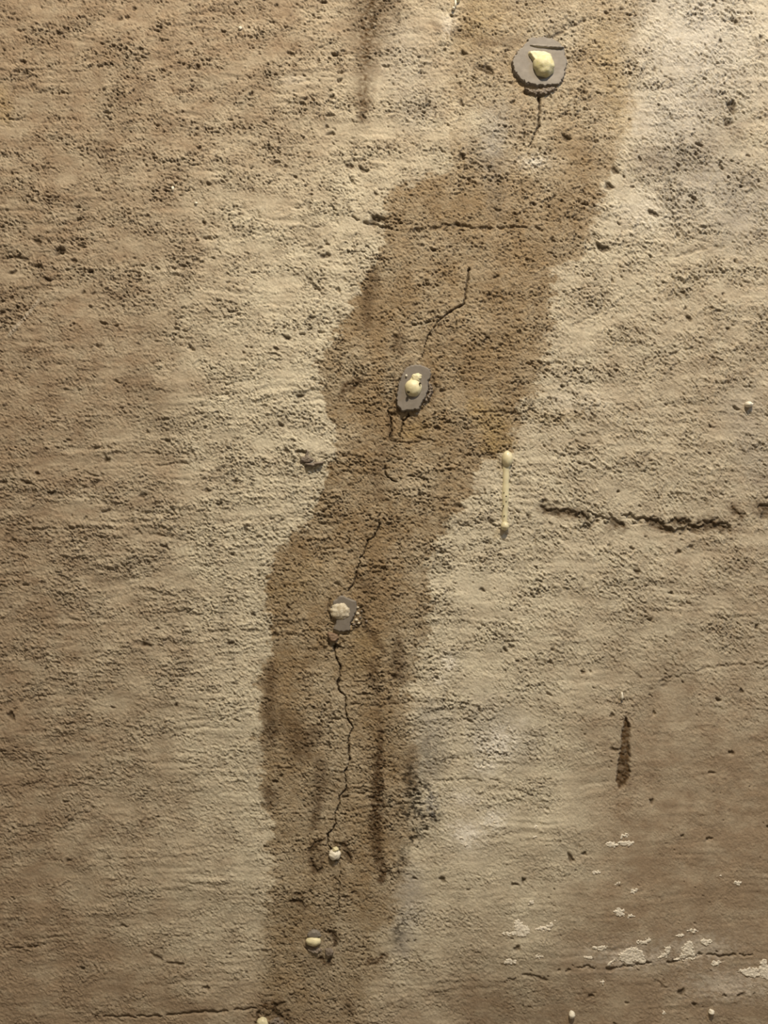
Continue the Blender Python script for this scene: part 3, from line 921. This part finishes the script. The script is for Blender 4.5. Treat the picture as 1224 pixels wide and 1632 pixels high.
# 2: middle port
t, og = thing('injection_port', 'second port from the top, an oval grey paste pad with a round cream plug', 'injection port', 660, 618, PORTS)
spread('paste_pad', M_PASTE, t, [(653, 583), (664, 581), (675, 583), (686, 590), (687, 599), (682, 608), (683, 622), (678, 633), (673, 642), (668, 653), (656, 654),
                                 (640, 656), (632, 645), (632, 628), (635, 612), (640, 598), (646, 587)], 0.0028, og, edge=1.5, rag=1.2, rag_s=5, lump=.00008, lump_s=18, seed=6, flat=1, tilt=(-.00001, .000035))
spread('paste_lump', M_LUMP, t, [(682, 610), (688, 612), (690, 622), (686, 634), (678, 644), (674, 646), (680, 632), (683, 622)], 0.0022, og, edge=2.2, rag=1.8, rag_s=4, lump=.0007, lump_s=4, seed=7,
       label='crumbled paste along the right edge of the pad')
blob('foam_plug', M_FOAM, t, 658.5, 619, 13.6, 14.2, 0.0056, og, base=.0022, rough=.035, fine=.012, seed=2)
spread('foam_smear', M_FOAM, t, [(655, 594), (662, 591), (670, 592), (676, 597), (676, 604), (672, 612), (664, 618), (653, 617), (649, 609), (651, 600)], 0.0047, og, edge=9, rag=1.2, lump=.0001, lump_s=12, seed=8, flat=1)
blob('foam_crumb', M_WHITE, t, 647.5, 599.5, 1.8, 2.0, 0.001, og, base=.003, seed=3, sub=2)
blob('dark_fleck', M_SPOT, t, 650.5, 626, 2.4, 2.0, 0.0014, og, base=.0069, seed=4, sub=2)
blob('dark_fleck', M_SPOT, t, 669, 612.5, 1.8, 1.8, 0.0012, og, base=.0062, seed=5, sub=2)

# 3: crumbly port
t, og = thing('injection_port', 'third port from the top, ragged grey paste around a crumbly whitish plug', 'injection port', 548, 976, PORTS)
spread('paste_pad', M_PASTE, t, [(543, 949), (550, 951), (556, 953), (567, 958), (569, 966), (568, 975), (563, 984), (559, 992), (558, 998), (560, 1004), (552, 1006),
                                 (539, 1006), (531, 1002), (535, 994), (536, 986), (530, 978), (527, 969), (532, 958)], 0.0024, og, edge=1.5, rag=1.2, rag_s=5, lump=.0001, lump_s=18, seed=10, flat=1)
blob('foam_plug', M_CHALK, t, 542.5, 974, 16, 13.5, 0.0026, og, base=.0020, rough=.16, fine=.10, seed=6)
spread('paste_flap', M_BROWN, t, [(522, 1007), (530, 1008), (538, 1011), (540, 1017), (535, 1023), (527, 1022), (523, 1015)], 0.0030, og, edge=2.2, rag=.8, lump=.0003, seed=11, tilt=(0, .00006),
       label='small brown flap of paste hanging below the pad')
for k, (cu_, cv_, r_) in enumerate(((570, 978, 3.2), (574, 984, 2.6), (568, 988, 3.0), (564, 995, 2.6), (572, 993, 2.2), (576, 974, 2.4), (570, 968, 2.2), (584, 990, 2.4))):
    blob('paste_crumb', M_LUMP if k % 2 else M_CHALK, t, cu_, cv_, r_, r_ * .8, 0.0012, og, base=.0003, rough=.3, seed=20 + k, sub=2)

# 4: bare plug
t, og = thing('injection_port', 'fourth port from the top, a small bare white plug without any paste pad', 'injection port', 533, 1361, PORTS)
blob('foam_plug', M_WHITE, t, 533.5, 1361.5, 9.4, 8.6, 0.0038, og, base=.0012, rough=.12, fine=.03, seed=8)
blob('plug_tip', M_FOAM, t, 535, 1353, 5.2, 3.6, 0.0036, og, base=.0012, rough=.25, fine=.08, seed=9, sub=3)

# 5: cream plug half under paste
t, og = thing('injection_port', 'fifth port from the top, a flat cream plug under a dab of grey paste', 'injection port', 500, 1497, PORTS)
blob('foam_plug', M_FOAM, t, 499.5, 1500, 12.4, 7.4, 0.0038, og, base=.0008, rough=.07, fine=.02, seed=10)
spread('paste_dab', M_PASTE, t, [(490, 1487), (496, 1482), (505, 1481), (511, 1486), (512, 1493), (505, 1496), (494, 1496), (488, 1493)], 0.0024, og, edge=4, rag=.8, lump=.0001, flat=1, seed=13)
spread('paste_lump', M_LUMP, t, [(518, 1512), (526, 1510), (533, 1515), (531, 1522), (524, 1525), (517, 1521)], 0.0026, og, edge=3, rag=1.2, lump=.0004, seed=14,
       label='grey brown lump of paste right below the plug')
spread('paste_rim', M_LUMP, t, [(487, 1507), (498, 1509), (512, 1511), (514, 1518), (503, 1521), (490, 1517)], 0.0014, og, edge=3, rag=2, lump=.0006, lump_s=5, seed=15)

# 6: cut by the lower edge
t, og = thing('injection_port', 'lowest port, a dull cream plug in dark broken concrete at the bottom edge', 'injection port', 419, 1630, PORTS)
blob('foam_plug', M_RESIN, t, 418, 1632, 9.5, 11, 0.0045, og, base=.0004, rough=.12, fine=.05, seed=12)
spread('paste_rim', M_LUMP, t, [(428, 1626), (440, 1622), (452, 1626), (456, 1634), (442, 1640), (430, 1636)], 0.0016, og, edge=3, rag=2, lump=.0007, lump_s=5, seed=17)

# resin drip
t, og = thing('resin_drip', 'long cream resin drip with a bead at each end, right of the damp strip', 'drip', 806, 785)
blob('drip_head', M_RESIN, t, 808.2, 731.5, 8.6, 13.2, 0.0046, og, base=.0014, rough=.05, fine=.01, seed=14)
R = [(807.0, 742, 6.2), (806.6, 752, 5.2), (806.0, 770, 5.3), (805.4, 790, 5.5), (805.0, 806, 5.0), (804.6, 820, 4.6), (804.3, 834, 4.2)]
R = resample(R, 2.0)
rows = []
for cu_, cv_, r_ in R:
    b0 = float(sample(HS, cu_, cv_))
    wob = 1 + .05 * math.sin(cv_ * .17) + .03 * math.sin(cv_ * .39)
    rows.append([world_pts(cu_ + math.cos(a) * r_ * wob, cv_, b0 - .0003 + math.sin(a) * r_ * wob * S * 0.85) - np.array(og)
                 for a in np.linspace(-0.6, math.pi + 0.6, 15)])
vts = np.array(rows).reshape(-1, 3)
ix = np.arange(len(vts)).reshape(len(R), 15)
mesh_np('drip_run', vts, np.stack([ix[:-1, :-1], ix[:-1, 1:], ix[1:, 1:], ix[1:, :-1]], -1).reshape(-1, 4)[:, ::-1], M_RESIN, t)
blob('drip_bead', M_RESIN, t, 804, 838.5, 6.6, 7.2, 0.0042, og, base=.0014, rough=.04, fine=.01, seed=15)
for k, (cu_, cv_, r_) in enumerate(((806, 791, 1.5), (801.5, 806, 1.4), (806, 799, 1.0), (803, 822, 1.2), (802.5, 785, .9))):
    blob('dirt_fleck', M_SPOT, t, cu_, cv_, r_, r_ * .8, 0.0006, og, base=.0019, seed=40 + k, sub=2)

# torn flake of paste left of the strip
t, og = thing('paste_flake', 'torn grey flake of paste stuck to the wall left of the damp strip', 'flake', 492, 735)
spread('flake_body', M_LUMP, t, [(478, 730), (486, 727), (489, 720), (487, 716), (492, 719), (492, 727), (500, 733), (494, 738), (480, 738)], 0.0024, og, edge=2, rag=.9, lump=.0004, seed=30)
spread('flake_tongue', M_LUMP, t, [(484, 739), (496, 738), (508, 736), (516, 736), (515, 740), (505, 742), (498, 745), (490, 743)], 0.0040, og, edge=2.4, rag=.6, lump=.0003, seed=31, tilt=(0, -.0001))

# loose white drops
for (cu_, cv_, ru_, rv_, dep, lab) in (
        (1192, 645, 6.2, 4.6, .0035, 'lone white foam crumb near the right edge of the wall'),
        (990.5, 1109, 2.0, 7.0, .0018, 'thin white drop just above the dark gouged scar'),
        (275.5, 301, 2.2, 3.8, .0014, 'tiny white fleck in the pitted upper left of the wall'),
        (312.5, 324, 2.6, 2.0, .0012, 'tiny round white fleck lower right of the slanting white fleck'),
        (383, 45, 2.8, 2.6, .0010, 'pale fleck nearest the top edge, left of the dark streaks'),
        (911, 1616, 4.8, 6.0, .003, 'white lump low on the wall beside a dark hole'),
        (1134, 1613, 4.6, 4.0, .0025, 'white lump at the lower right under the salt crust')):
    o = blob('foam_crumb', M_WHITE, None, 0, 0, ru_, rv_, dep, world_pts(0, 0, float(sample(HS, 0, 0))), rough=.25, fine=.08, seed=int(cu_) % 37, sub=3)
    o.location = world_pts(cu_, cv_, float(sample(HS, cu_, cv_)) + dep * .35)
    o['label'] = lab
    o['category'] = 'foam crumb'

t, og = thing('foam_drip', 'short glossy white drip cut by the top edge beside the brown strip', 'drip', 724, 4)
blob('drip_head', M_RESIN, t, 729, -4, 5, 9, .003, og, base=.0008, seed=17, sub=3)
blob('drip_run', M_WHITE, t, 725.5, 7, 2.0, 6.5, .002, og, base=.0010, rough=.2, seed=18, sub=3)
blob('drip_bead', M_WHITE, t, 722.5, 14.5, 2.6, 2.2, .0018, og, base=.0010, rough=.2, seed=19, sub=3)

# ------------------------------------------------------------------ salt crust on the lower right of the wall
SALT = [(975, 1346, 8, 4.5, -.1), (998, 1344, 10, 4.5, -.1), (995, 1332, 5, 3.5, -.3), (949, 1390, 6, 3, .2), (1010, 1419, 6, 3, -.1), (986, 1453, 9, 4.5, .1),
        (1005, 1459, 6, 2, -.2), (830, 1480, 10, 11, .2), (814, 1487, 9, 4, 0), (863, 1479, 8, 3.5, .1), (877, 1474, 8, 3.5, -.6), (846, 1437, 6, 3.2, 0),
        (812, 1533, 9, 4, -.3), (859, 1524, 5, 3, 0), (956, 1510, 9, 4.5, 0), (936, 1525, 6, 3, .1), (973, 1534, 7, 2.4, -.5), (1000, 1524, 14, 9, -.3),
        (1016, 1524, 14, 8, .3), (1008, 1513, 9, 4, -.4), (1026, 1500, 9, 4, -.3), (1056, 1523, 6, 4, -.4), (1064, 1515, 7, 5, -.7), (1097, 1512, 11, 7, -.8),
        (1094, 1525, 17, 5, -.25), (1125, 1502, 7, 5, -.4), (1084, 1491, 5, 3, -.3), (1100, 1483, 4, 2.5, 0), (1108, 1484, 4, 2.5, 0), (1142, 1536, 8, 3.5, 0),
        (1196, 1550, 17, 5.5, 0), (1218, 1546, 9, 12, .1), (1176, 1408, 5, 3.5, 0), (1146, 1396, 4, 2, -.5), (853, 1333, 3, 2, 0), (853, 1317, 3, 2, 0),
        (960, 1566, 4, 2.6, .2), (1058, 1616, 3.5, 3, 0),
        (742, 1346, 5, 2.5, -.3), (750, 1338, 3, 2, 0), (736, 1336, 3, 2, .4), (789, 1312, 4, 3, 0), (784, 1303, 2.4, 2, 0), (768, 1222, 4, 2.4, -.4), (772, 1214, 2, 2, 0),
        (795, 1166, 2.4, 2, 0), (786, 1188, 3, 2, 0), (800, 1178, 2.4, 2, 0), (718, 1056, 2.4, 4, .2), (782, 1208, 2.4, 1.8, 0), (812, 1160, 2, 1.6, 0), (745, 1325, 2.2, 1.8, 0), (985, 1408, 3, 2, 0)]
for k, (cx, cy, rx, ry, th) in enumerate(SALT):
    spread('salt_crust', M_SALT, wall, ell(cx, cy, rx * 1.25 + .5, ry * 1.25 + .8, 14, th, .2, k), 0.0005, edge=3, step=.7, rag=3.0, rag_s=4.0, lump=.0003, lump_s=4, flat=.25, seed=50 + k)
